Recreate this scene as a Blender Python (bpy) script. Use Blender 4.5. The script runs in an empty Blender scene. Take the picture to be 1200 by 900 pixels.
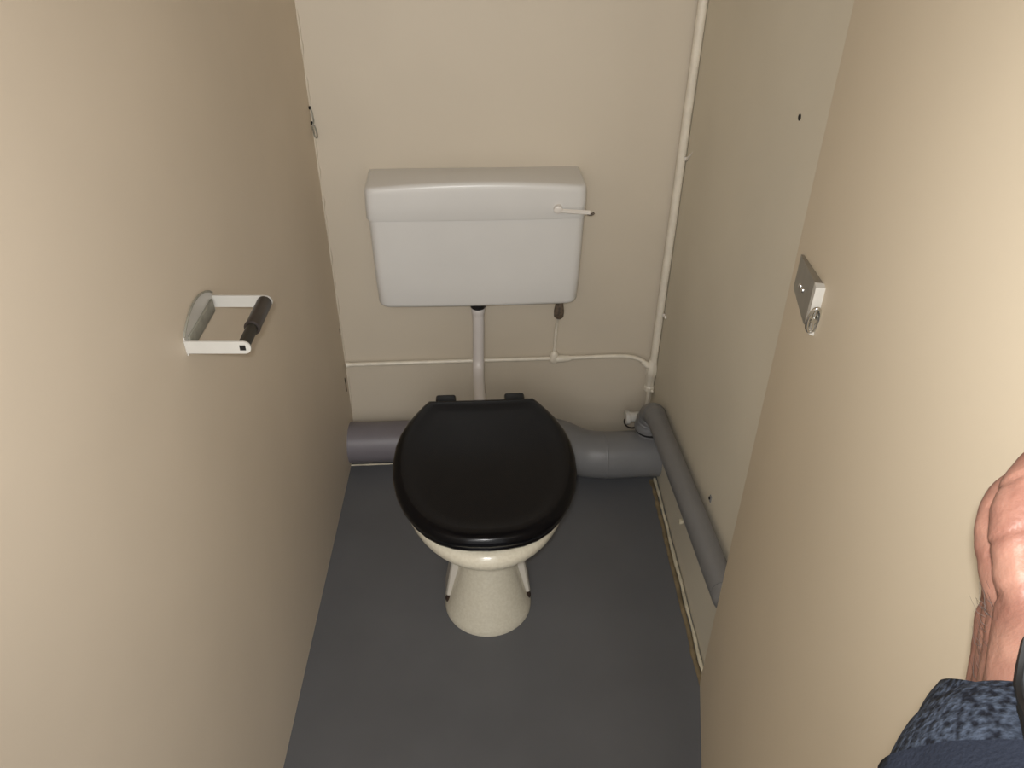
import bpy, bmesh, math, random
from mathutils import Vector, Matrix, noise
random.seed(7)
scene = bpy.context.scene
COL = scene.collection

# ------------------------------------------------------------------ camera
F, PITCH, YAW, ROLL, CH = 900.4427662, 0.627942919, -0.026881486, 0.015215462, 1.5
def make_camera():
    cy, sy = math.cos(YAW), math.sin(YAW)
    r = Vector((cy, sy, 0)); f = Vector((-sy*math.cos(PITCH), cy*math.cos(PITCH), -math.sin(PITCH)))
    u = r.cross(f)
    r2 = math.cos(ROLL)*r + math.sin(ROLL)*u; u2 = -math.sin(ROLL)*r + math.cos(ROLL)*u
    cd = bpy.data.cameras.new('camera'); co = bpy.data.objects.new('camera', cd); COL.objects.link(co)
    cd.sensor_width = 36.0; cd.lens = 36.0*F/1200.0; cd.clip_start = 0.02
    m = Matrix((r2, u2, -f)).transposed().to_4x4(); m.translation = Vector((0, 0, CH))
    co.matrix_world = m
    scene.camera = co
make_camera()

# ------------------------------------------------------------------ materials
def srgb(r, g, b):
    def c(v):
        v /= 255.0
        return v/12.92 if v <= 0.04045 else ((v+0.055)/1.055)**2.4
    return (c(r), c(g), c(b), 1.0)
def mat(name, col, rough=0.6, metal=0.0, spec=0.5, var=0.04, vscale=6.0, bump=0.0, bscale=200.0, col2=None, coat=0.0, sss=0.0, detail=3.0):
    m = bpy.data.materials.new(name); m.use_nodes = True
    nt = m.node_tree; b = nt.nodes['Principled BSDF']
    b.inputs['Roughness'].default_value = rough; b.inputs['Metallic'].default_value = metal
    b.inputs['Specular IOR Level'].default_value = spec
    b.inputs['Coat Weight'].default_value = coat; b.inputs['Coat Roughness'].default_value = 0.12
    tc = nt.nodes.new('ShaderNodeTexCoord')
    n = nt.nodes.new('ShaderNodeTexNoise'); n.inputs['Scale'].default_value = vscale; n.inputs['Detail'].default_value = detail
    nt.links.new(tc.outputs['Object'], n.inputs['Vector'])
    ramp = nt.nodes.new('ShaderNodeValToRGB')
    c2 = col2 or tuple(min(1, x*(1-var*2)) for x in col[:3])+(1,)
    ramp.color_ramp.elements[0].position = 0.35; ramp.color_ramp.elements[1].position = 0.65
    ramp.color_ramp.elements[0].color = c2; ramp.color_ramp.elements[1].color = col
    nt.links.new(n.outputs['Fac'], ramp.inputs['Fac']); nt.links.new(ramp.outputs['Color'], b.inputs['Base Color'])
    if sss:
        b.inputs['Subsurface Weight'].default_value = sss; b.inputs['Subsurface Radius'].default_value = (0.012, 0.005, 0.003)
        b.inputs['Subsurface Scale'].default_value = 0.35
    if bump:
        n2 = nt.nodes.new('ShaderNodeTexNoise'); n2.inputs['Scale'].default_value = bscale; n2.inputs['Detail'].default_value = 2.0
        nt.links.new(tc.outputs['Object'], n2.inputs['Vector'])
        bp = nt.nodes.new('ShaderNodeBump'); bp.inputs['Strength'].default_value = bump; bp.inputs['Distance'].default_value = 0.002
        nt.links.new(n2.outputs['Fac'], bp.inputs['Height']); nt.links.new(bp.outputs['Normal'], b.inputs['Normal'])
    return m
M = {}
M['partition'] = mat('beige laminate', srgb(210, 196, 176), 0.55, var=0.03, vscale=3, bump=0.05, bscale=120)
M['backwall'] = mat('painted cream wall', srgb(202, 191, 173), 0.6, var=0.03, vscale=2.5, bump=0.12, bscale=60)
M['rightwall'] = mat('painted grey cream wall', srgb(213, 205, 187), 0.6, var=0.03, vscale=3, bump=0.15, bscale=50)
M['door'] = mat('beige door laminate', srgb(207, 194, 172), 0.5, var=0.02, vscale=3, bump=0.04, bscale=120)
M['floor'] = mat('grey vinyl floor', srgb(93, 94, 97), 0.42, var=0.05, vscale=5, bump=0.05, bscale=180)
M['paint'] = mat('cream gloss paint', srgb(226, 218, 202), 0.35, var=0.05, vscale=40, bump=0.2, bscale=80)
M['bead'] = mat('pale sealant', srgb(205, 196, 172), 0.5, var=0.15, vscale=30, bump=0.4, bscale=90)
M['beadbrown'] = mat('aged adhesive edge', srgb(132, 116, 88), 0.7, var=0.25, vscale=25, bump=0.4, bscale=90)
M['greypipe'] = mat('grey painted pipe', srgb(118, 118, 119), 0.38, var=0.05, vscale=9, bump=0.08, bscale=60)
M['purplegrey'] = mat('purple grey painted pipe', srgb(116, 111, 116), 0.42, var=0.05, vscale=9, bump=0.08, bscale=60)
M['rubber'] = mat('black rubber', srgb(16, 16, 17), 0.5)
M['seat'] = mat('black plastic seat', srgb(8, 8, 12), 0.2, spec=0.2, var=0.1)
M['ceramic'] = mat('white ceramic', srgb(206, 200, 188), 0.16, spec=0.5, var=0.03, vscale=8)
M['ceramicdirt'] = mat('cream vitreous bowl with faint speckling', srgb(212, 206, 188), 0.2, col2=srgb(204, 197, 178), vscale=160, bump=0.04, bscale=260)
M['cistern'] = mat('white cistern plastic', srgb(214, 212, 208), 0.32, var=0.02, vscale=5)
M['lever'] = mat('white lever plastic', srgb(222, 216, 208), 0.3, var=0.02)
M['whitepipe'] = mat('white plastic pipe', srgb(214, 208, 204), 0.35, var=0.03)
M['rust'] = mat('dark brown rusty screw', srgb(52, 34, 20), 0.7, var=0.3, vscale=200)
M['brass'] = mat('tarnished brown fitting', srgb(112, 98, 84), 0.5, metal=0.1, var=0.3, vscale=120, bump=0.3, bscale=200)
M['steel'] = mat('dull steel', srgb(150, 146, 138), 0.38, metal=0.75, var=0.06, vscale=40)
M['chrome'] = mat('chrome', srgb(225, 225, 222), 0.12, metal=1.0)
M['whitepaint'] = mat('white enamelled metal', srgb(190, 187, 180), 0.3, var=0.03, vscale=30)
M['greyplate'] = mat('grey pressed metal', srgb(150, 148, 136), 0.5, metal=0.3, var=0.12, vscale=60, bump=0.2, bscale=150)
M['roller'] = mat('dark brown roller plastic', srgb(48, 41, 37), 0.4, var=0.1, vscale=50)
M['rollergrn'] = mat('black roller plastic', srgb(36, 33, 27), 0.4, var=0.1, vscale=50)
M['hole'] = mat('dark hole', srgb(18, 14, 10), 0.9)
M['skin'] = mat('skin', srgb(148, 110, 95), 0.5, spec=0.3, col2=srgb(126, 88, 76), vscale=45, bump=0.18, bscale=420, sss=0.12)
M['navy'] = mat('navy jacket cloth', srgb(32, 37, 49), 0.8, spec=0.2, var=0.1, vscale=14, bump=0.3, bscale=600)
M['knit'] = mat('navy knitted cuff', srgb(60, 68, 82), 0.9, spec=0.2, col2=srgb(18, 21, 30), vscale=330, bump=0.9, bscale=330, detail=1.0)
M['strap'] = mat('charcoal strap', srgb(46, 48, 52), 0.7, var=0.05)
M['piping'] = mat('black strap edging', srgb(14, 14, 15), 0.6)
M['hair'] = mat('dark body hair', srgb(52, 38, 30), 0.6)

# ------------------------------------------------------------------ object helpers
def empty(name, loc, rz=0.0, label=None, cat=None, group=None):
    o = bpy.data.objects.new(name, None); COL.objects.link(o)
    o.empty_display_size = 0.05
    o.location = loc; o.rotation_euler = (0, 0, rz)
    if label: o['label'] = label
    if cat: o['category'] = cat
    if group: o['group'] = group
    return o
def tag(o, label=None, cat=None, group=None, kind=None):
    if label: o['label'] = label
    if cat: o['category'] = cat
    if group: o['group'] = group
    if kind: o['kind'] = kind
    return o
def mesh(name, verts, faces, m, parent=None, smooth=True, loc=None, rz=0.0, angle=40):
    me = bpy.data.meshes.new(name); me.from_pydata([tuple(v) for v in verts], [], faces)
    bm = bmesh.new(); bm.from_mesh(me); bmesh.ops.recalc_face_normals(bm, faces=bm.faces)
    bm.to_mesh(me); bm.free()
    return link(name, me, m, parent, smooth, loc, rz, angle)
def link(name, me, m, parent=None, smooth=True, loc=None, rz=0.0, angle=40):
    o = bpy.data.objects.new(name, me); COL.objects.link(o)
    me.materials.append(m)
    if smooth:
        me.polygons.foreach_set('use_smooth', [True]*len(me.polygons))
        me.set_sharp_from_angle(angle=math.radians(angle))
    if parent: o.parent = parent
    if loc is not None: o.location = loc
    o.rotation_euler = (0, 0, rz)
    return o
class MB:
    def __init__(s): s.v = []; s.f = []
    def add(s, v, f):
        k = len(s.v); s.v += [Vector(p) for p in v]; s.f += [[i+k for i in q] for q in f]; return s
    def loft(s, rings, cap0=True, cap1=True, close=True):
        n = len(rings[0]); v = [p for r in rings for p in r]; f = []
        for i in range(len(rings)-1):
            for j in range(n if close else n-1):
                a = i*n+j; b = i*n+(j+1) % n; f.append([a, b, b+n, a+n])
        if cap0: f.append(list(range(n))[::-1])
        if cap1: f.append([(len(rings)-1)*n+j for j in range(n)])
        return s.add(v, f)
    def tube(s, pts, rad, seg=20, caps=True, flat=1.0):
        pts = [Vector(p) for p in pts]; N = len(pts)
        if not hasattr(rad, '__len__'): rad = [rad]*N
        rings = []; up = None
        for i, p in enumerate(pts):
            t = (pts[min(i+1, N-1)]-pts[max(i-1, 0)]).normalized()
            if up is None:
                up = Vector((0, 0, 1)) if abs(t.z) < 0.9 else Vector((1, 0, 0))
            x = t.cross(up).normalized(); up = x.cross(t).normalized()
            rings.append([p + rad[i]*(math.cos(a)*x + flat*math.sin(a)*up) for a in [2*math.pi*k/seg for k in range(seg)]])
        return s.loft(rings, caps, caps)
    def box(s, c, d, bev=0.0, seg=2, rot=None):
        bm = bmesh.new(); bmesh.ops.create_cube(bm, size=1.0)
        for v in bm.verts: v.co = Vector((v.co.x*d[0], v.co.y*d[1], v.co.z*d[2]))
        if bev: bmesh.ops.bevel(bm, geom=bm.edges[:], offset=bev, segments=seg, affect='EDGES', profile=0.5)
        bm.verts.ensure_lookup_table()
        vs = [(rot @ v.co if rot else v.co) + Vector(c) for v in bm.verts]
        fs = [[v.index for v in f.verts] for f in bm.faces]; bm.free()
        return s.add(vs, fs)
    def build(s, name, m, parent=None, **k): return mesh(name, s.v, s.f, m, parent, **k)
def cat(pts, n=8):
    P = [Vector(p) for p in pts]; P = [2*P[0]-P[1]]+P+[2*P[-1]-P[-2]]; out = []
    for i in range(1, len(P)-2):
        for k in range(n):
            t = k/n; a, b, c, d = P[i-1:i+3]
            out.append(0.5*((2*b)+(c-a)*t+(2*a-5*b+4*c-d)*t*t+(3*b-a-3*c+d)*t**3))
    out.append(P[-2]); return out
def lerp_table(tab, x):
    if x <= tab[0][0]: return tab[0][1]
    for (a, va), (b, vb) in zip(tab, tab[1:]):
        if x <= b: return va+(vb-va)*(x-a)/(b-a)
    return tab[-1][1]

# back wall frame: u along the wall, v out from the wall, z up
YB, BA = 1.78656, math.atan(0.0494393)
UX = Vector((math.cos(BA), math.sin(BA), 0)); VX = Vector((math.sin(BA), -math.cos(BA), 0)); OB = Vector((0, YB, 0))
def W(u, v, z): return OB+u*UX+v*VX+Vector((0, 0, z))
def L(o, u, v, z): return Vector((u-o[0], -(v-o[1]), z-o[2]))    # local point of an object standing at back-frame o
XL, XR = -0.416034, 0.460901
def xr(z): return XR-0.00707577*z

# ------------------------------------------------------------------ room shell
def struct(name, verts, faces, m, **k):
    o = mesh(name, verts, faces, m, **k); o['kind'] = 'structure'; return o
def slab(name, quad, thick, m):
    quad = [Vector(p) for p in quad]
    n = (quad[1]-quad[0]).cross(quad[3]-quad[0]).normalized()*thick
    v = quad+[p-n for p in quad]
    return struct(name, v, [[0, 1, 2, 3], [7, 6, 5, 4], [0, 4, 5, 1], [1, 5, 6, 2], [2, 6, 7, 3], [3, 7, 4, 0]], m, smooth=False)
TOP, FRONT = 2.3, -1.6
slab('floor', [(-1.2, FRONT, 0), (1.2, FRONT, 0), (1.2, 2.0, 0), (-1.2, 2.0, 0)], 0.05, M['floor'])
b0, b1 = W(-0.75, 0, 0), W(0.75, 0, 0)
slab('wall_back', [b0, b1, b1+Vector((0, 0, TOP)), b0+Vector((0, 0, TOP))], 0.06, M['backwall'])
slab('ceiling', [(-1.2, 2.0, TOP), (1.2, 2.0, TOP), (1.2, -0.3, TOP), (-1.2, -0.3, TOP)], 0.05, M['backwall'])
slab('wall_left', [(XL, -0.6, 0), (XL, 1.83, 0), (XL, 1.83, TOP), (XL, -0.6, TOP)], 0.025, M['partition'])
slab('wall_right', [(XR, 1.84, 0), (XR, 0.05, 0), (xr(TOP), 0.05, TOP), (xr(TOP), 1.84, TOP)], 0.05, M['rightwall'])

# irregular sealant bead along the foot of the right wall, with its brown edge
def bead(name, A, B, r, m, n=60, wob=0.0012, flat=1.0):
    A, B = Vector(A), Vector(B); pts = []; rr = []
    for i in range(n+1):
        t = i/n; p = A.lerp(B, t)
        pts.append(p+Vector((noise.noise(p*14)*wob*2, 0, 0))); rr.append(r*(1+0.5*noise.noise(p*45)))
    mb = MB(); mb.tube(pts, rr, 10, flat=flat); o = mb.build(name, m); o['kind'] = 'structure'; return o
bead('trim_1', (XR-0.008, 1.60, 0.006), (XR-0.006, 0.955, 0.006), 0.0042, M['bead'])
bead('trim_2', (XR-0.017, 1.60, 0.001), (XR-0.015, 0.90, 0.001), 0.0055, M['beadbrown'], flat=0.5)
bead('trim_3', W(-0.425, 0.1, 0.001), W(-0.05, 0.1, 0.001), 0.0025, M['bead'], wob=0)
# filler where left partition meets the back wall: broken, uneven
def corner_filler():
    pts = []; rr = []
    for i in range(200):
        z = 0.12+i*0.0107; p = Vector((XL+0.001, YB-0.0205+0.001, z))
        pts.append(p+Vector((0, noise.noise(Vector((3, 5, z*22)))*0.004, 0))); rr.append(0.0035*(1+0.9*noise.noise(Vector((1, 2, z*40)))))
    mb = MB(); mb.tube(pts, rr, 8); o = mb.build('trim_4', M['backwall']); o['kind'] = 'structure'
corner_filler()
# chips in the partition edge near the back wall
mb = MB()
for (z0, z1, y, r) in [(0.215, 0.262, 1.735, 0.0018), (0.395, 0.41, 1.752, 0.0012)]:
    mb.tube([(XL+0.0006, y+noise.noise(Vector((z*60, 0, 0)))*0.004, z) for z in [z0+(z1-z0)*k/8 for k in range(9)]], [r*(0.4+0.6*math.sin(math.pi*(k+0.5)/9)) for k in range(9)], 6)
o = mb.build('trim_5', M['hole']); o['kind'] = 'structure'

# ------------------------------------------------------------------ cistern
CO = (-0.048, 0.0, 0.525)
def rrect(hw, v0, v1, r, n=6, bow=0.0):
    """closed outline in (u, v), corner radius r on the front corners, bowed front"""
    pts = [(-hw, v0)]
    for k in range(n+1):
        a = math.pi-(math.pi/2)*k/n; pts.append((-hw+r+r*math.cos(a), v1-r+r*math.sin(a)))
    for k in range(1, 16):
        t = k/16; x = -hw+r+(2*hw-2*r)*t; pts.append((x, v1))
    for k in range(n+1):
        a = math.pi/2-(math.pi/2)*k/n; pts.append((hw-r+r*math.cos(a), v1-r+r*math.sin(a)))
    pts.append((hw, v0))
    return [(x, v+(bow*(1-(x/hw)**2) if v > v0+0.5*(v1-v0) else 0)) for x, v in pts]
cistern = empty('cistern', W(*CO), BA, 'white plastic low-level toilet cistern mounted on the back wall above the black-lidded toilet', 'cistern')
def tank():
    rings = []
    for z, hw, v1 in [(0.5265, 0.228, 0.098), (0.5265, 0.234, 0.104), (0.528, 0.240, 0.109), (0.532, 0.245, 0.1125), (0.538, 0.2475, 0.114), (0.60, 0.2497, 0.1175), (0.70, 0.2512, 0.120), (0.775, 0.252, 0.121)]:
        rings.append([L(CO, CO[0]+0.0015+x, max(v, 0.0), z) for x, v in rrect(hw, 0.001, v1, 0.022, bow=0.004)])
    mb = MB(); mb.loft(rings); return mb.build('tank', M['cistern'], cistern, angle=60)
tk = tank()
def clid():
    rings = []
    def zc(x): return 0.0125*(1-(x/0.25)**2)-0.001
    for z, hw, v1, crown in [(0.7655, 0.2505, 0.1225, 0), (0.7635, 0.2535, 0.1255, 0), (0.766, 0.2545, 0.1265, 0), (0.80, 0.2540, 0.1275, 0.3), (0.825, 0.2530, 0.127, 0.8), (0.8335, 0.2525, 0.1262, 1), (0.8385, 0.2505, 0.1240, 1), (0.8410, 0.2480, 0.1205, 1), (0.8418, 0.2450, 0.1165, 1)]:
        rings.append([L(CO, CO[0]+x, max(v, 0.0), z+crown*zc(x)) for x, v in rrect(hw, 0.001, v1, 0.02, bow=0.004)])
    # top closed towards the middle line so that it stays crowned
    last = rings[-1]; n = len(last)
    inner = [Vector((p.x, -0.06+(p.y+0.06)*0.9, p.z+0.0002)) for p in last]
    rings.append(inner)
    mb = MB(); mb.loft(rings, cap1=False)
    k = len(rings)*n-n
    # strip closing the middle (outline is symmetric back/front)
    front = [i for i in range(1, n-1)]
    v = [rings[-1][i] for i in range(n)]
    ctr = [Vector((v[i].x, -0.06, v[i].z)) for i in range(n)]
    base = len(mb.v)-n
    mb.v += ctr
    for i in range(n-1): mb.f.append([base+i, base+i+1, len(mb.v)-n+i+1, len(mb.v)-n+i])
    mb.f.append([base+n-1, base]+[len(mb.v)-n+i for i in (0,)] + [len(mb.v)-n+i for i in range(1, n)][::1])
    return mb.build('cistern_lid', M['cistern'], cistern, angle=60)
clid()
# flush lever: pivot boss, flat arm to the right, down-turned grey tip beyond the cistern's side
mb = MB()
mb.tube([L(CO, 0.138, v, 0.790) for v in (0.118, 0.133, 0.1385, 0.1405)], [0.0105, 0.0105, 0.0095, 0.006], 24)
def bar(p0, p1, h, w):
    return [[Vector(p)+Vector((0, dy, dz)) for dy, dz in ((-w, -h*.5), (-w, h*.5), (0, h), (w, h*.5), (w, -h*.5), (0, -h))] for p in (p0, p1)]
mb.loft(bar(L(CO, 0.128, 0.135, 0.788), L(CO, 0.212, 0.138, 0.782), 0.0055, 0.0035))
lev = mb.build('flush_lever', M['lever'], cistern)
mb = MB(); mb.tube(cat([L(CO, 0.206, 0.137, 0.779), L(CO, 0.216, 0.137, 0.7775), L(CO, 0.222, 0.136, 0.781)], 4), 0.003, 10)
tip = mb.build('lever_tip', M['brass'], lev); tip['label'] = 'dark metal tip of the lever'
mb = MB(); mb.tube([L(CO, -0.047, 0.05, z) for z in (0.529, 0.4905, 0.489)], [0.0205, 0.0205, 0.019], 10)
mb.tube([L(CO, -0.047, 0.05, z) for z in (0.490, 0.4870)], [0.018, 0.0175], 20)
nut = mb.build('outlet_nut', M['rubber'], cistern); nut['label'] = 'black plastic nut under the cistern'
mb = MB(); mb.tube([L(CO, 0.166, 0.045, z) for z in (0.529, 0.505, 0.485, 0.475, 0.467, 0.452, 0.446)], [0.0105, 0.0105, 0.0108, 0.0125, 0.0135, 0.0130, 0.008], 14)
cn = mb.build('supply_connector', M['brass'], cistern); cn['label'] = 'brown tarnished metal inlet connector'

# flush pipe down to the pan
FO = (-0.047, 0.05, 0.2)
mb = MB()
pp = [(-0.047, 0.05, 0.484), (-0.047, 0.05, 0.42)] + [(-0.048, 0.05, 0.35), (-0.049, 0.058, 0.315), (-0.050, 0.082, 0.295), (-0.050, 0.13, 0.29), (-0.050, 0.25, 0.30), (-0.050, 0.372, 0.31)]
mb.tube(cat([L(FO, *p) for p in pp], 6), 0.0155, 24)
mb.tube([L(FO, -0.047, 0.05, z) for z in (0.4865, 0.4845, 0.476, 0.466)], [0.0172, 0.0182, 0.0180, 0.0155], 24)
tag(mb.build('flush_pipe', M['whitepipe'], loc=W(*FO), rz=BA), 'white plastic flush pipe dropping from the cistern to the toilet', 'pipe')

# ------------------------------------------------------------------ toilet
TO = (-0.0515, 0.55, 0.0)
toilet = empty('toilet', W(*TO), BA, 'white ceramic toilet with closed black seat standing on the grey floor', 'toilet')
def oval(vf, vb, hw, n=48, pw=2.0, pwb=2.6, vm=None):
    """outline from front to back; front half elliptical, back half squarer"""
    vm = vm or vb+(vf-vb)*0.46; pts = []
    for k in range(n):
        a = 2*math.pi*k/n; c, s = math.cos(a), math.sin(a)
        if c >= 0: x = hw*math.copysign(abs(s)**(2/pw), s); v = vm+(vf-vm)*abs(c)**(2/pw)
        else: x = hw*math.copysign(abs(s)**(2/pwb), s); v = vm-(vm-vb)*abs(c)**(2/pwb)
        pts.append((x, v))
    return pts
PC = -0.050
def pan():
    rings = []
    secs = [(0.0, .703, .36, .1015, .604), (0.006, .704, .36, .102, .604), (0.018, .701, .36, .0995, .604), (0.04, .696, .37, .0905, .602), (0.09, .683, .375, .0785, .602), (0.13, .674, .38, .069, .60), (0.18, .665, .38, .0625, .595), (0.215, .664, .375, .063, .59),
            (0.24, .674, .37, .078, .585), (0.27, .712, .37, .110, .58), (0.30, .755, .372, .138, .575), (0.33, .790, .376, .158, .57), (0.355, .812, .378, .169, .57), (0.372, .826, .379, .1745, .57), (0.388, .829, .379, .1755, .57), (0.400, .823, .380, .172, .57), (0.406, .808, .383, .163, .57),
            (0.407, .79, .43, .146, .60), (0.402, .775, .435, .132, .60), (0.385, .770, .44, .127, .60), (0.33, .755, .45, .115, .60), (0.26, .70, .47, .085, .59), (0.22, .64, .50, .05, .57)]
    for z, vf, vb, hw, vm in secs:
        cu = PC+(-0.0015 if z > 0.3 else 0.003)
        rings.append([L(TO, cu+x, v, z) for x, v in oval(vf, vb, hw, pwb=(3.0 if z < 0.402 else 2.3) if z > 0.22 else 2.2, vm=vm)])
    mb = MB(); mb.loft(rings); return mb.build('pan', M['ceramicdirt'], toilet, angle=75)
pn = pan()
# outlet spigot behind
mb = MB(); mb.tube(cat([L(TO, -0.05, 0.40, 0.20), L(TO, -0.05, 0.33, 0.187), L(TO, -0.05, 0.275, 0.178)], 4), [0.055]*9, 24)
mb.build('outlet_spigot', M['ceramic'], pn)
# side lugs with rusty screws
for s in (-1, 1):
    mb = MB(); rings = []
    for z, oi, oo, v0, v1 in [(0.034, 0.070, 0.0975, 0.565, 0.605), (0.038, 0.070, 0.0995, 0.562, 0.612), (0.042, 0.070, 0.0995, 0.560, 0.614), (0.09, 0.055, 0.0915, 0.557, 0.612), (0.15, 0.050, 0.0825, 0.557, 0.612), (0.22, 0.045, 0.076, 0.56, 0.612)]:
        q = [(oi, v0), (oo, v0), (oo, v1-0.006), (oo-0.003, v1-0.001), (oo-0.006, v1), (oi+0.003, v1-0.0015), (oi, v1-0.004)]
        rings.append([L(TO, PC+0.003+s*x, v, z) for x, v in q])
    mb.loft(rings); mb.build('foot_lug', M['ceramic'], pn, angle=25)
    mb = MB(); mb.tube([L(TO, PC+0.003+s*0.0945, 0.612, z) for z in (0.040, 0.034, 0.026, 0.018)], [0.004, 0.0062, 0.0062, 0.004], 8)
    sc = mb.build('foot_screw', M['rust'], pn); sc['label'] = 'rusty brown floor screw'
# seat ring under lid
def lidoutline(scale=0.0, n=64):
    tab = [(0.392, 0.118), (0.41, 0.130), (0.44, 0.1465), (0.47, 0.161), (0.51, 0.1745), (0.55, 0.182), (0.60, 0.1850), (0.65, 0.1825), (0.70, 0.172), (0.74, 0.157), (0.77, 0.1395), (0.795, 0.119), (0.815, 0.094), (0.828, 0.066), (0.8345, 0.035), (0.837, 0.0)]
    right = [(h, v) for v, h in tab]
    pts = [(-h, v) for h, v in right[:-1]]+[(0, 0.837)]+[(h, v) for h, v in right[:-1]][::-1]
    # straight back edge
    pts += [(x, 0.392) for x in (0.08, 0.04, 0.0, -0.04, -0.08)]
    cx, cv = 0, 0.61; out = []
    for x, v in pts:
        d = Vector((x-cx, v-cv)); l = d.length; d = d*(l+scale)/l; out.append(((cx+d.x)*1.014, 0.392+(cv+d.y-0.392)*0.966))
    return out
mb = MB(); rings = []
for z, s in [(0.4105, -0.075), (0.4105, -0.012), (0.412, -0.007), (0.418, -0.0045), (0.424, -0.006), (0.426, -0.012), (0.426, -0.075), (0.418, -0.08)]:
    rings.append([L(TO, PC-0.0015+x, v, z) for x, v in lidoutline(s)])
rings.append(rings[0]); mb.loft(rings, False, False); mb.build('seat', M['seat'], toilet, angle=60)
mb = MB(); rings = []
for z, s in [(0.427, -0.01), (0.4265, -0.003), (0.429, 0.0), (0.436, 0.0012), (0.442, 0.000), (0.4475, -0.0045), (0.4505, -0.011), (0.4515, -0.020), (0.4505, -0.030), (0.4490, -0.040), (0.4485, -0.055), (0.4488, -0.09), (0.449, -0.13)]:
    rings.append([L(TO, PC-0.0015+x, v, z) for x, v in lidoutline(s)])
mb.loft(rings); mb.build('lid', M['seat'], toilet, angle=75)
for u in (-0.1315, 0.0245):
    mb = MB(); mb.box(L(TO, u, 0.390, 0.432), (0.046, 0.036, 0.034), 0.006, 3)
    mb.tube([L(TO, u, 0.386, z) for z in (0.405, 0.418)], 0.014, 16)
    mb.build('hinge', M['seat'], toilet, angle=50)

# ------------------------------------------------------------------ soil pipes
SO = (-0.3, 0.07, 0.0)
mb = MB(); mb.tube([L(SO, u, 0.068, 0.0595) for u in (-0.432, -0.3, -0.1, 0.02)], 0.0585, 40)
tag(mb.build('soil_pipe', M['purplegrey'], loc=W(*SO), rz=BA), 'purplish grey soil pipe along the floor left of the toilet', 'pipe')
RO = (0.3, 0.17, 0.0)
soil = empty('soil_pipe', W(*RO), BA, 'fat grey bent soil pipe on the floor between the toilet and the right wall', 'pipe')
mb = MB()
path = cat([(-0.052, 0.26, 0.175), (-0.03, 0.225, 0.165), (0.02, 0.195, 0.145), (0.10, 0.158, 0.124), (0.165, 0.152, 0.101), (0.235, 0.162, 0.0735), (0.30, 0.17, 0.068), (0.38, 0.17, 0.068), (0.474, 0.17, 0.068)], 8)
N = len(path)
rad = [lerp_table([(-0.06, 0.064), (0.12, 0.066), (0.17, 0.068), (0.2, 0.0665), (0.47, 0.0665)], p[0]) for p in path]
mb.tube([L(RO, *p) for p in path], rad, 44); mb.build('pipe_run', M['greypipe'], soil)
mb = MB()
mb.tube([L(RO, u, 0.17, 0.068) for u in (0.2935, 0.2955, 0.299, 0.301)], [0.0665, 0.0674, 0.0674, 0.0665], 44)
mb.build('pipe_collar', M['greypipe'], soil)
# boss and black seal where the waste pipe enters
mb = MB(); mb.tube([L(RO, 0.422, 0.150, z) for z in (0.110, 0.140)], [0.038, 0.037], 28)
mb.build('pipe_boss', M['greypipe'], soil)
mb = MB(); mb.tube([L(RO, 0.424, 0.150, z) for z in (0.139, 0.141, 0.150, 0.152)], [0.036, 0.0405, 0.0405, 0.036], 28)
o = mb.build('seal_ring', M['rubber'], soil); o['label'] = 'black rubber seal ring'

# waste pipe along the right wall
WP = [(0.424, 1.652, 0.1515), (0.425, 1.65, 0.185), (0.427, 1.634, 0.213), (0.4275, 1.60, 0.230), (0.4275, 1.55, 0.240), (0.4275, 1.34, 0.278), (0.4275, 1.16, 0.309), (0.4275, 1.02, 0.331), (0.4275, 0.925, 0.347)]
WP = cat(WP, 8)
WO = Vector((0.4275, 1.2, 0.3))
wp = MB()
rad = [0.0265 if i > 30 else (0.0375 if i < 4 else 0.0355 if i < 8 else 0.033 if i < 14 else 0.031 if i < 22 else 0.028) for i in range(len(WP))]
wp.tube([p-WO for p in WP], rad, 32)
wp.tube([Vector(p)-WO for p in cat([(0.4275, 0.925, 0.347), (0.4285, 0.908, 0.349), (0.440, 0.897, 0.350), (0.462, 0.894, 0.350)], 6)], 0.0265, 32)
wpo = empty('waste_pipe', WO, 0, 'grey waste pipe sloping along the foot of the right wall', 'pipe')
wp.build('pipe_run', M['greypipe'], wpo)
# small bracket screw and clip on the wall beside it
mb = MB(); mb.box(Vector((0.4585, 1.172, 0.347))-WO, (0.005, 0.010, 0.016), 0.0015)

cl = mb.build('wall_clip', M['greypipe'], wpo)
mb = MB(); mb.tube([Vector((x, 1.172, 0.349))-WO for x in (0.4605, 0.4540)], 0.0036, 8); mb.build('screw', M['hole'], cl)
mb = MB(); mb.box(Vector((0.405, 1.172, 0.278))-WO, (0.010, 0.010, 0.010), 0.002)
mb.build('clip_tab', M['bead'], cl)

# ------------------------------------------------------------------ supply pipes (painted)
HO = (0.0, 0.012, 0.293)
hp = empty('water_pipe', W(*HO), BA, 'thin cream painted water pipe running across the back wall below the cistern', 'pipe')
mb = MB()
pth = [(-0.412, 0.012, 0.2925), (-0.2, 0.012, 0.2935), (0.0, 0.012, 0.2945), (0.1, 0.0115, 0.294), (0.25, 0.012, 0.2955), (0.34, 0.013, 0.297), (0.385, 0.014, 0.293), (0.415, 0.015, 0.281), (0.434, 0.018, 0.262)]
mb.tube(cat([L(HO, *p) for p in pth], 6), 0.0058, 14); mb.build('pipe_run', M['paint'], hp)
mb = MB(); mb.tube([L(HO, u, 0.012, 0.293) for u in (0.153, 0.158, 0.185, 0.205, 0.212)], [0.007, 0.0112, 0.0112, 0.0088, 0.0065], 16)
mb.tube([L(HO, 0.164, 0.012, z) for z in (0.282, 0.288, 0.312, 0.318)], [0.009, 0.0125, 0.011, 0.006], 16)
mb.build('tee_fitting', M['paint'], hp)
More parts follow.
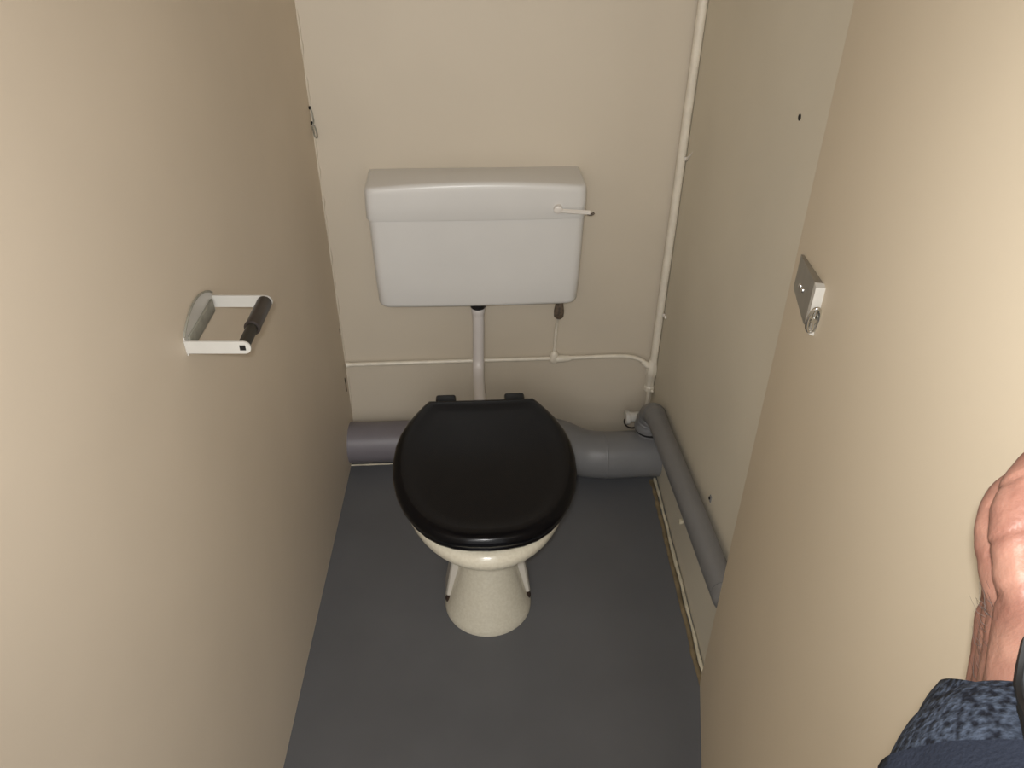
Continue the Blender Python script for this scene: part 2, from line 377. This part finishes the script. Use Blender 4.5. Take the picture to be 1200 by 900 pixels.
mb = MB(); mb.tube(cat([L(HO, *p) for p in [(0.164, 0.011, 0.30), (0.165, 0.011, 0.36), (0.166, 0.016, 0.41), (0.166, 0.034, 0.44), (0.166, 0.045, 0.456)]], 6), 0.0042, 12)
mb.build('riser', M['paint'], hp)
# end sealed into the left partition
mb = MB(); mb.tube([L(HO, u, 0.012, 0.2925) for u in (-0.412, -0.404)], [0.0085, 0.0068], 12); mb.build('wall_collar', M['paint'], hp)

VO = (0.45, 0.016, 0.2)
vp = empty('water_pipe', W(*VO), BA, 'upright cream painted water pipe rising up the right-hand back corner', 'pipe')
def ucorner(z):                       # right wall position in u near the back wall
    return (xr(z))*math.cos(BA)
mb = MB()
zs = [0.235+0.04*k for k in range(53)]
mb.tube([L(VO, ucorner(z)-0.0108+0.0006*noise.noise(Vector((z*3, 0, 0))), 0.0185-0.0193*0+0.001*noise.noise(Vector((0, z*3, 4))), min(z, TOP)) for z in zs], 0.0105, 18)
mb.build('pipe_run', M['paint'], vp)
mb = MB(); mb.tube([L(VO, 0.4455, 0.0175, z) for z in (0.176, 0.180, 0.192, 0.196, 0.230, 0.236, 0.262, 0.268, 0.285)], [0.009, 0.0150, 0.0150, 0.0125, 0.0135, 0.0165, 0.0165, 0.014, 0.0105], 8)
mb.tube([L(VO, *p) for p in [(0.416, 0.0155, 0.279), (0.428, 0.017, 0.268), (0.444, 0.018, 0.256)]], [0.0078, 0.0098, 0.0098], 12)
mb.tube([L(VO, *p) for p in [(0.446, 0.018, 0.188), (0.4545, 0.033, 0.180)]], [0.006, 0.004], 10)
mb.build('elbow_fitting', M['paint'], vp, angle=30)
mb = MB(); mb.tube(cat([L(VO, *p) for p in [(0.4455, 0.0175, 0.18), (0.4465, 0.0175, 0.15), (0.445, 0.0175, 0.10), (0.444, 0.0175, 0.004)]], 6), 0.0052, 12)
mb.build('pipe_tail', M['paint'], vp)
for k, z in enumerate((0.868, 0.437)):
    mb = MB(); uc = ucorner(z)
    mb.box(L(VO, uc-0.004, 0.031, z), (0.007, 0.006, 0.009), 0.001)
    mb.tube([L(VO, uc-0.002, v, z) for v in (0.033, 0.036)]+[L(VO, uc-0.002, 0.075 if k == 0 else 0.048, z+(0.032 if k == 0 else 0.004))], [0.0042, 0.0042, 0.0010 if k == 0 else 0.0042], 10)
    mb.build('pipe_clip', M['lever'], vp)

# white stopper on the wall behind the soil pipe
PO = (0.386, 0.10, 0.14)
plug = empty('waste_stopper', W(*PO), BA, 'small white plastic stopper above the grey soil pipe beside the right wall', 'stopper')
mb = MB()
mb.tube([L(PO, u, 0.092, 0.137) for u in (0.366, 0.368, 0.378, 0.380)], [0.018, 0.0205, 0.0205, 0.017], 12)
mb.tube([L(PO, u, 0.092, 0.139) for u in (0.378, 0.425)], [0.0155, 0.0150], 20)
mb.build('cap', M['whitepaint'], plug, angle=30)
mb = MB(); mb.tube(cat([L(PO, 0.388+0.027*math.cos(a), 0.108, 0.139+0.027*math.sin(a)) for a in [math.radians(d) for d in (165, 190, 215, 240, 265, 290)]], 4), 0.0022, 8)
mb.build('dark_loop', M['roller'], plug)  # thin dark curve round the lower left of the cap

# ------------------------------------------------------------------ toilet roll holder on the left partition
HX = Vector((XL, 0.93, 0.93))
hold = empty('toilet_roll_holder', HX, 0, 'empty white metal toilet roll holder with dark roller on the left partition', 'toilet roll holder')
def hl(x, y, z): return Vector((x, y, z))-HX
# back plate with arched top, pressed band along the bottom
mb = MB(); out = []
y0, y1, zb, zt = 0.871, 0.994, 0.915, 0.942
for k in range(17):
    t = k/16; y = y0+(y1-y0)*t; out.append((y, zt+0.022*math.sin(math.pi*t)**0.8))
poly = [(y0, zb)]+out+[(y1, zb)]
mb.loft([[hl(XL+0.0002, y, z) for y, z in poly], [hl(XL+0.0018, y, z) for y, z in poly]])
bp = mb.build('back_plate', M['whitepaint'], hold, angle=20)
mb = MB(); mb.box(hl(XL+0.0035, (y0+y1)/2, 0.9285), (0.004, 0.104, 0.021), 0.0015); mb.build('pressed_band', M['greyplate'], bp)
mb = MB(); arc = [(y0+(y1-y0)*k/16, zt+0.002+0.022*math.sin(math.pi*k/16)**0.8) for k in range(17)]
mb.tube([hl(XL+0.0026, y, z) for y, z in arc], 0.0014, 8); mb.build('rolled_edge', M['greyplate'], bp)
def arm(yc, inner):
    mb = MB(); prof = []
    x0, x1, h = XL+0.0005, XL+0.088, 0.0095
    prof = [(x0, -h), (x1-h, -h)]+[(x1-h+h*math.cos(a), h*math.sin(a)) for a in [math.radians(-75+15*k) for k in range(11)]]+[(x1-h, h), (x0, h)]
    mb.loft([[hl(x, yc+dy, 0.929+z) for x, z in prof] for dy in (-0.0012, 0.0012)])
    return mb.build('arm', M['whitepaint'], hold, angle=30)
a1 = arm(0.8705, 1); a2 = arm(0.9945, -1)
mb = MB(); mb.box(hl(XL+0.077, 0.8692, 0.929), (0.008, 0.0012, 0.008), 0.0004); mb.build('roller_slot', M['hole'], a1)
mb = MB(); mb.tube([hl(XL+0.077, y, 0.929) for y in (0.872, 0.925)], 0.0082, 20)
sp = mb.build('roller', M['rollergrn'], hold)
mb = MB(); mb.tube([hl(XL+0.077, y, 0.929) for y in (0.919, 0.9195, 0.9225, 0.923, 0.9905, 0.993)], [0.0085, 0.0115, 0.0115, 0.0108, 0.0108, 0.009], 24)
mb.build('roller_sleeve', M['roller'], sp)

# wire hook on left partition next to the back wall
KO = Vector((XL, 1.752, 0.955))
hk = empty('wall_hook', KO, 0, 'tiny worn painted wire hook on left partition edge, high up beside the back wall', 'hook')
mb = MB(); mb.tube(cat([(0.0012, 0.008, 0.030), (0.005, 0.007, 0.022), (0.0065, 0.005, 0.008), (0.0065, 0.006, 0.0), (0.003, 0.004, -0.010), (0.006, -0.006, -0.018), (0.009, -0.012, -0.026), (0.012, -0.006, -0.033), (0.011, 0.003, -0.024), (0.007, 0.005, -0.008)], 6), 0.0016, 8)
mb.build('wire', M['greyplate'], hk)
for z, y in ((0.030, 0.008), (-0.003, 0.006)):
    mb = MB(); mb.tube([(0.0, y, z), (0.0035, y, z)], 0.0036, 10); mb.build('screw', M['hole'], hk)

# plug hole in right wall
mb = MB(); mb.tube([(0.002, 0, 0), (-0.0012, 0, 0)], 0.0042, 10); mb.tube([(0.0, 0.0, 0.0), (-0.0006, 0, 0)], 0.0050, 14)
ho = mb.build('wall_plug', M['hole'], loc=(xr(1.155), 1.149, 1.155)); tag(ho, 'small dark wall plug hole high on the right wall', 'wall plug')

# ------------------------------------------------------------------ door (open, leaning slightly)
DL = -0.0243276
th = math.radians(11.2); DD = Vector((math.sin(th), math.cos(th), 0)); DN = Vector((-math.cos(th), math.sin(th), 0))  # along / out towards the cubicle
DE = Vector((0.4028, 0.865, 0))
def dp(s, out, z): return DE-s*DD+out*DN+Vector((DL*z, 0, z))    # s back from free edge
mb = MB(); dw, dz0, dz1 = 0.74, 0.15, 2.05
# outline with a slightly rounded lower free corner
prof = [(dw, dz0), (0.012, dz0), (0.004, dz0+0.003), (0.0008, dz0+0.010), (0, dz0+0.02), (0, dz1), (dw, dz1)]
mb.loft([[dp(s, o_, z) for s, z in prof] for o_ in (0.0, -0.003, -0.017)])
door = struct('door_1', mb.v, mb.f, M['door'], smooth=False)
# lock body near the free edge
def lk(s, out, z): return dp(s, out, z)
def flare(s): return 0.0035+0.0055*(s-0.04)/0.12      # the case lifts off the door towards its near end
mb = MB()
prof = [(0.040, 1.0905), (0.040, 1.0455), (0.150, 1.0605), (0.158, 1.0635), (0.161, 1.116)]
mb.loft([[lk(s, 0.0003, z) for s, z in prof], [lk(s, flare(s), z) for s, z in prof]])
bm_lock = mb.build('door_lock', M['steel'], door, smooth=False)
mb = MB()
prof = [(0.0, 1.1165), (0.0095, 1.1165), (0.0098, 1.072), (0.0085, 1.0625), (0.004, 1.0595), (0.0, 1.0585)]
mb.loft([[lk(s, o_*1.0, z) for o_, z in prof] for s in (0.161, 0.172)])
mb.build('end_bracket', M['whitepaint'], bm_lock, smooth=False)
mb = MB(); ring = []
for k in range(25):
    a = 2*math.pi*k/24; ring.append(lk(0.178+0.004*math.sin(a), 0.0055+0.0055*math.cos(a), 1.081+0.0165*math.sin(a)))
mb.tube(ring, 0.0021, 10); mb.build('turn_ring', M['chrome'], bm_lock)
mb = MB(); mb.tube([lk(0.171, 0.0055, 1.081), lk(0.180, 0.0055, 1.081)], [0.004, 0.003], 12)
mb.tube([lk(0.175, 0.005, z) for z in (1.068, 1.092)], [0.003, 0.003], 10); mb.build('spindle', M['chrome'], bm_lock)
for s_, z in ((0.085, 1.072), (0.106, 1.078)):
    f = flare(s_); mb = MB(); mb.tube([lk(s_, f-0.001, z), lk(s_, f+0.0015, z), lk(s_, f+0.0025, z)], [0.0036, 0.0032, 0.0015], 12); mb.build('screw', M['chrome'], bm_lock)

# ------------------------------------------------------------------ person: right arm against the door
HANDL = -DN  # towards door
wrist = dp(0.0, 0.0, 1.17); 
HS, HZ, HC = 0.744, 1.224, 0.0075
ZU = Vector((0, 0, 1)); _p, _w = math.radians(-25), math.radians(15)
HFW = math.cos(_p)*DD-math.sin(_p)*ZU
_U = math.cos(_p)*ZU+math.sin(_p)*DD
HUP = math.cos(_w)*_U+math.sin(_w)*DN; HOUT = math.cos(_w)*DN-math.sin(_w)*_U
def hp3(a, b, c):
    """a forward along the door from the wrist, b up (little finger side), c out from the door"""
    base = DE-HS*DD+Vector((DL*HZ, 0, HZ))+HC*DN
    if a < 0: return base+a*(DD*math.cos(0.1)+ZU*math.sin(0.1))+b*ZU+c*DN
    return base+a*HFW+b*HUP+c*HOUT
PO3 = hp3(0, 0, 0.03)
person = empty('person', (PO3.x, PO3.y, 0.0), 0, 'right arm in dark navy jacket sleeve pressing its bare hand against the open beige door', 'person')
def build_body():
    mb = MB()
    def tubew(pts, rads, flat=1.0, n=6, seg=18):
        pts = [Vector(p) for p in pts]
        P = cat(pts, n); R = []
        for i in range(len(pts)-1):
            for k in range(n): t = k/n; R.append(rads[i]*(1-t)+rads[i+1]*t)
        R.append(rads[-1]); 
        mb.tube(P, R, seg, flat=flat)
        for q, r in ((P[0], R[0]), (P[-1], R[-1])):
            bm = bmesh.new(); bmesh.ops.create_uvsphere(bm, u_segments=14, v_segments=10, radius=r*0.985)
            mb.add([v.co+q for v in bm.verts], [[v.index for v in f.verts] for f in bm.faces]); bm.free()
    # forearm to shoulder
    tubew([hp3(0.0, 0.0, 0.036), hp3(-0.05, -0.004, 0.040), hp3(-0.14, -0.02, 0.05), hp3(-0.26, -0.045, 0.065)], [0.0255, 0.028, 0.037, 0.044], 1.0)
    tubew([hp3(-0.26, -0.045, 0.065), hp3(-0.32, 0.02, 0.07), hp3(-0.42, 0.13, 0.08), hp3(-0.50, 0.21, 0.09)], [0.044, 0.046, 0.05, 0.058])
    # palm: metacarpal rays, little finger uppermost
    rays = [(0.029, 0.011), (0.011, 0.012), (-0.008, 0.0125), (-0.027, 0.0125)]
    for b, r in rays:
        tubew([hp3(-0.005, b*0.55, 0.032), hp3(0.03, b*0.85, 0.024), hp3(0.062, b, 0.019+0.05*max(b, 0))], [0.019, 0.0150, r])
    # heel of the hand at the little finger side
    tubew([hp3(0.002, 0.014, 0.026), hp3(0.028, 0.026, 0.021), hp3(0.056, 0.030, 0.019)], [0.016, 0.0175, 0.013])
    # ball of the thumb and thumb below
    tubew([hp3(0.002, -0.015, 0.024), hp3(0.03, -0.034, 0.020), hp3(0.052, -0.048, 0.016), hp3(0.078, -0.060, 0.012), hp3(0.100, -0.066, 0.010)], [0.018, 0.0165, 0.0125, 0.0105, 0.0085])
    # fingers: bent at the middle joints, tips resting on the door
    tubew([hp3(0.060, 0.032, 0.022), hp3(0.082, 0.0345, 0.0225), hp3(0.096, 0.035, 0.018), hp3(0.107, 0.034, 0.012)], [0.0122, 0.0112, 0.0108, 0.0092])
    tubew([hp3(0.062, 0.011, 0.0225), hp3(0.086, 0.0115, 0.0245), hp3(0.101, 0.011, 0.0205), hp3(0.110, 0.010, 0.013)], [0.0118, 0.0105, 0.0095, 0.0082])
    tubew([hp3(0.062, -0.009, 0.017), hp3(0.088, -0.009, 0.0150), hp3(0.102, -0.009, 0.012), hp3(0.112, -0.009, 0.009)], [0.0118, 0.0105, 0.0095, 0.0085])
    tubew([hp3(0.060, -0.027, 0.0165), hp3(0.084, -0.028, 0.0140), hp3(0.098, -0.028, 0.0120), hp3(0.108, -0.028, 0.0105)], [0.0118, 0.0105, 0.0095, 0.0085])
    vs = [v-Vector((PO3.x, PO3.y, 0)) for v in mb.v]
    me = bpy.data.meshes.new('tmp'); me.from_pydata([tuple(v) for v in vs], [], mb.f)
    bm = bmesh.new(); bm.from_mesh(me); bmesh.ops.recalc_face_normals(bm, faces=bm.faces); bm.to_mesh(me); bm.free()
    to = bpy.data.objects.new('tmp', me); COL.objects.link(to)
    r = to.modifiers.new('r', 'REMESH'); r.mode = 'VOXEL'; r.voxel_size = 0.0016
    s = to.modifiers.new('s', 'SMOOTH'); s.factor = 0.5; s.iterations = 6
    dg = bpy.context.evaluated_depsgraph_get(); me2 = bpy.data.meshes.new_from_object(to.evaluated_get(dg))
    bpy.data.objects.remove(to)
    # creases: shallow grooves across little finger and heel of the hand
    creases = [(0.100, 0.0007), (0.079, 0.0009), (0.060, 0.0007)]
    base = hp3(0, 0, 0)-Vector((PO3.x, PO3.y, 0))
    me2.update()
    nrm = [Vector(v.normal) for v in me2.vertices]
    for v, nn in zip(me2.vertices, nrm):
        d = v.co-base; a, b, c = d.dot(HFW), d.dot(HUP), d.dot(HOUT)
        if a < -0.01: continue
        off = 0
        for ca, dep in creases:
            x = a-(ca-(0.30*(c-0.02)))
            if b > 0.018: off -= dep*math.exp(-(x/0.0011)**2)
        # long curved crease of the heel
        x = c-(0.016+0.010*math.sin((a-0.0)*26))
        if b > 0.02 and 0.0 < a < 0.07: off -= 0.0009*math.exp(-(x/0.0012)**2)
        off += 0.0004*noise.noise(v.co*160)
        v.co += nn*off
    o = link('body', me2, M['skin'], person, True, angle=180)
    return o
body = build_body()
def P0(v): return v-Vector((PO3.x, PO3.y, 0))
# knitted cuff and sleeve
def sleeve():
    pth = [hp3(0.020, 0.004, 0.026), hp3(0.0, 0.003, 0.032), hp3(-0.03, -0.002, 0.040), hp3(-0.14, -0.02, 0.058), hp3(-0.26, -0.045, 0.072), hp3(-0.32, 0.02, 0.08), hp3(-0.42, 0.13, 0.09), hp3(-0.50, 0.21, 0.095)]
    rr = [0.040, 0.043, 0.050, 0.062, 0.066, 0.068, 0.07, 0.075]
    P = cat(pth, 10); R = []
    for i in range(len(pth)-1):
        for k in range(10): R.append(rr[i]*(1-k/10)+rr[i+1]*k/10)
    R.append(rr[-1])
    # cuff : first 14 samples
    def rings(P, R, amp, seg=96, t0=0.0):
        out = []; up = None
        for i, p in enumerate(P):
            t = (P[min(i+1, len(P)-1)]-P[max(i-1, 0)]).normalized()
            x = t.cross(Vector((0, 0, 1))).normalized(); u = x.cross(t).normalized()
            ring = []
            for k in range(seg):
                a = 2*math.pi*k/seg; d = math.cos(a)*x+math.sin(a)*u
                rad = R[i]*(1+amp*noise.noise(Vector((d.x*2, d.z*2, i*0.13))))
                fl = min(1.0, 0.66+0.34*(i+t0)/34.0); q = p+rad*(math.cos(a)*x*fl+math.sin(a)*u)
                # keep the cloth clear of the door panel
                dist = (q-(DE+Vector((DL*q.z, 0, 0)))).dot(DN)
                if dist < 0.004: q += DN*(0.004-dist)
                ring.append(P0(q))
            out.append(ring)
        return out
    cu = P[0:25]; cr = [R[i] for i in range(25)]
    inner = rings(cu, [r-0.0025 for r in cr], 0.02)[::-1]; outer = rings(cu, cr, 0.02)
    mb = MB(); mb.loft(inner+outer, False, False); c = mb.build('cuff', M['knit'], person, angle=80)
    c['label'] = 'speckled navy knitted cuff'
    sl = P[18:]; sr = [R[i]+0.0030 for i in range(18, len(R))]
    inner = rings(sl, [r-0.003 for r in sr], 0.10, t0=18)[::-1]; outer = rings(sl, sr, 0.10, t0=18)
    mb = MB(); mb.loft(inner+outer, False, False); s_ = mb.build('sleeve', M['navy'], person, angle=80)
    s_['label'] = 'dark navy jacket sleeve'
    return P, R
SP, SR = sleeve()
def strap():
    # flat charcoal tab lying over cuff on its upper side near the door
    up = Vector((0, 0, 1)); t = DD
    def top(a, side, lift):
        # point on cuff top for local a; side measured towards the door
        i = min(range(len(SP)), key=lambda j: abs((SP[j]-hp3(0, 0, 0)).dot(DD)-a))
        c = SP[i]; r = SR[i]+0.002+lift
        ang = side/r
        return P0(c+r*(math.cos(ang)*up-0.75*math.sin(ang)*DN))
    for nm, m_, w, lift, th_ in (('strap_tab', M['strap'], 0.0, 0.002, 0.003), ('tab_edging', M['piping'], 0.0022, 0.0008, 0.003)):
        mb = MB(); secs = []
        for side in [-0.0165-w, -0.008, 0.0, 0.008, 0.016+w]:
            a0, a1 = 0.017+w, -0.022-w
            secs.append([top(a0+(a1-a0)*k/6, side, lift) for k in range(7)]+[top(a0+(a1-a0)*k/6, side, lift+th_) for k in range(6, -1, -1)])
        mb.loft(secs)
        o = mb.build(nm, m_, strap.par if nm == 'tab_edging' else person, smooth=True, angle=40)
        if nm == 'strap_tab': strap.par = o; o['label'] = 'charcoal grey strap tab on the cuff'
strap()
# hairs on the back of the wrist
mb = MB()
for k in range(46):
    a = random.uniform(0.018, 0.060); b = random.uniform(0.0, 0.026)
    c = 0.0385-(b*b)*9-a*0.10+random.uniform(-0.001, 0.001)
    p = hp3(a, b, c-0.006); q = hp3(a+random.uniform(0.004, 0.009), b+random.uniform(-0.003, 0.003), c+random.uniform(0.001, 0.003))
    r = hp3(a+random.uniform(0.010, 0.016), b+random.uniform(-0.004, 0.004), c+random.uniform(0.001, 0.004))
    mb.tube([P0(p), P0(q), P0(r)], [0.00012, 0.0001, 0.00004], 4)
h = mb.build('arm_hair', M['hair'], person); h['kind'] = 'stuff'

# ------------------------------------------------------------------ light
def area(name, loc, target, size, power, col, shape='DISK', size_y=None):
    ld = bpy.data.lights.new(name, 'AREA'); ld.shape = shape; ld.size = size
    if size_y: ld.size_y = size_y
    ld.energy = power; ld.color = col
    o = bpy.data.objects.new(name, ld); COL.objects.link(o); o.location = loc
    o.rotation_euler = (Vector(target)-Vector(loc)).to_track_quat('-Z', 'Y').to_euler(); return o
area('washroom_light', (-0.05, -1.2, 1.9), (0, 1.3, 0.9), 0.7, 9.5, (1.0, 0.975, 0.94))
ld = bpy.data.lights.new('phone_flash', 'SPOT'); ld.energy = 22; ld.shadow_soft_size = 0.012; ld.color = (1.0, 0.985, 0.96)
ld.spot_size = math.radians(112); ld.spot_blend = 1.0
o = bpy.data.objects.new('phone_flash', ld); COL.objects.link(o); o.location = (-0.015, -0.01, 1.535)
o.rotation_euler = Vector((0.02, math.cos(PITCH-0.10), -math.sin(PITCH-0.10))).to_track_quat('-Z', 'Y').to_euler()
w = bpy.data.worlds.new('world'); scene.world = w; w.use_nodes = True
w.node_tree.nodes['Background'].inputs[0].default_value = (0.9, 0.895, 0.89, 1); w.node_tree.nodes['Background'].inputs[1].default_value = 1.1
scene.view_settings.view_transform = 'Standard'; scene.view_settings.look = 'None'
scene.view_settings.exposure = 0.56; scene.view_settings.gamma = 1.0; scene.view_settings.use_curve_mapping = False
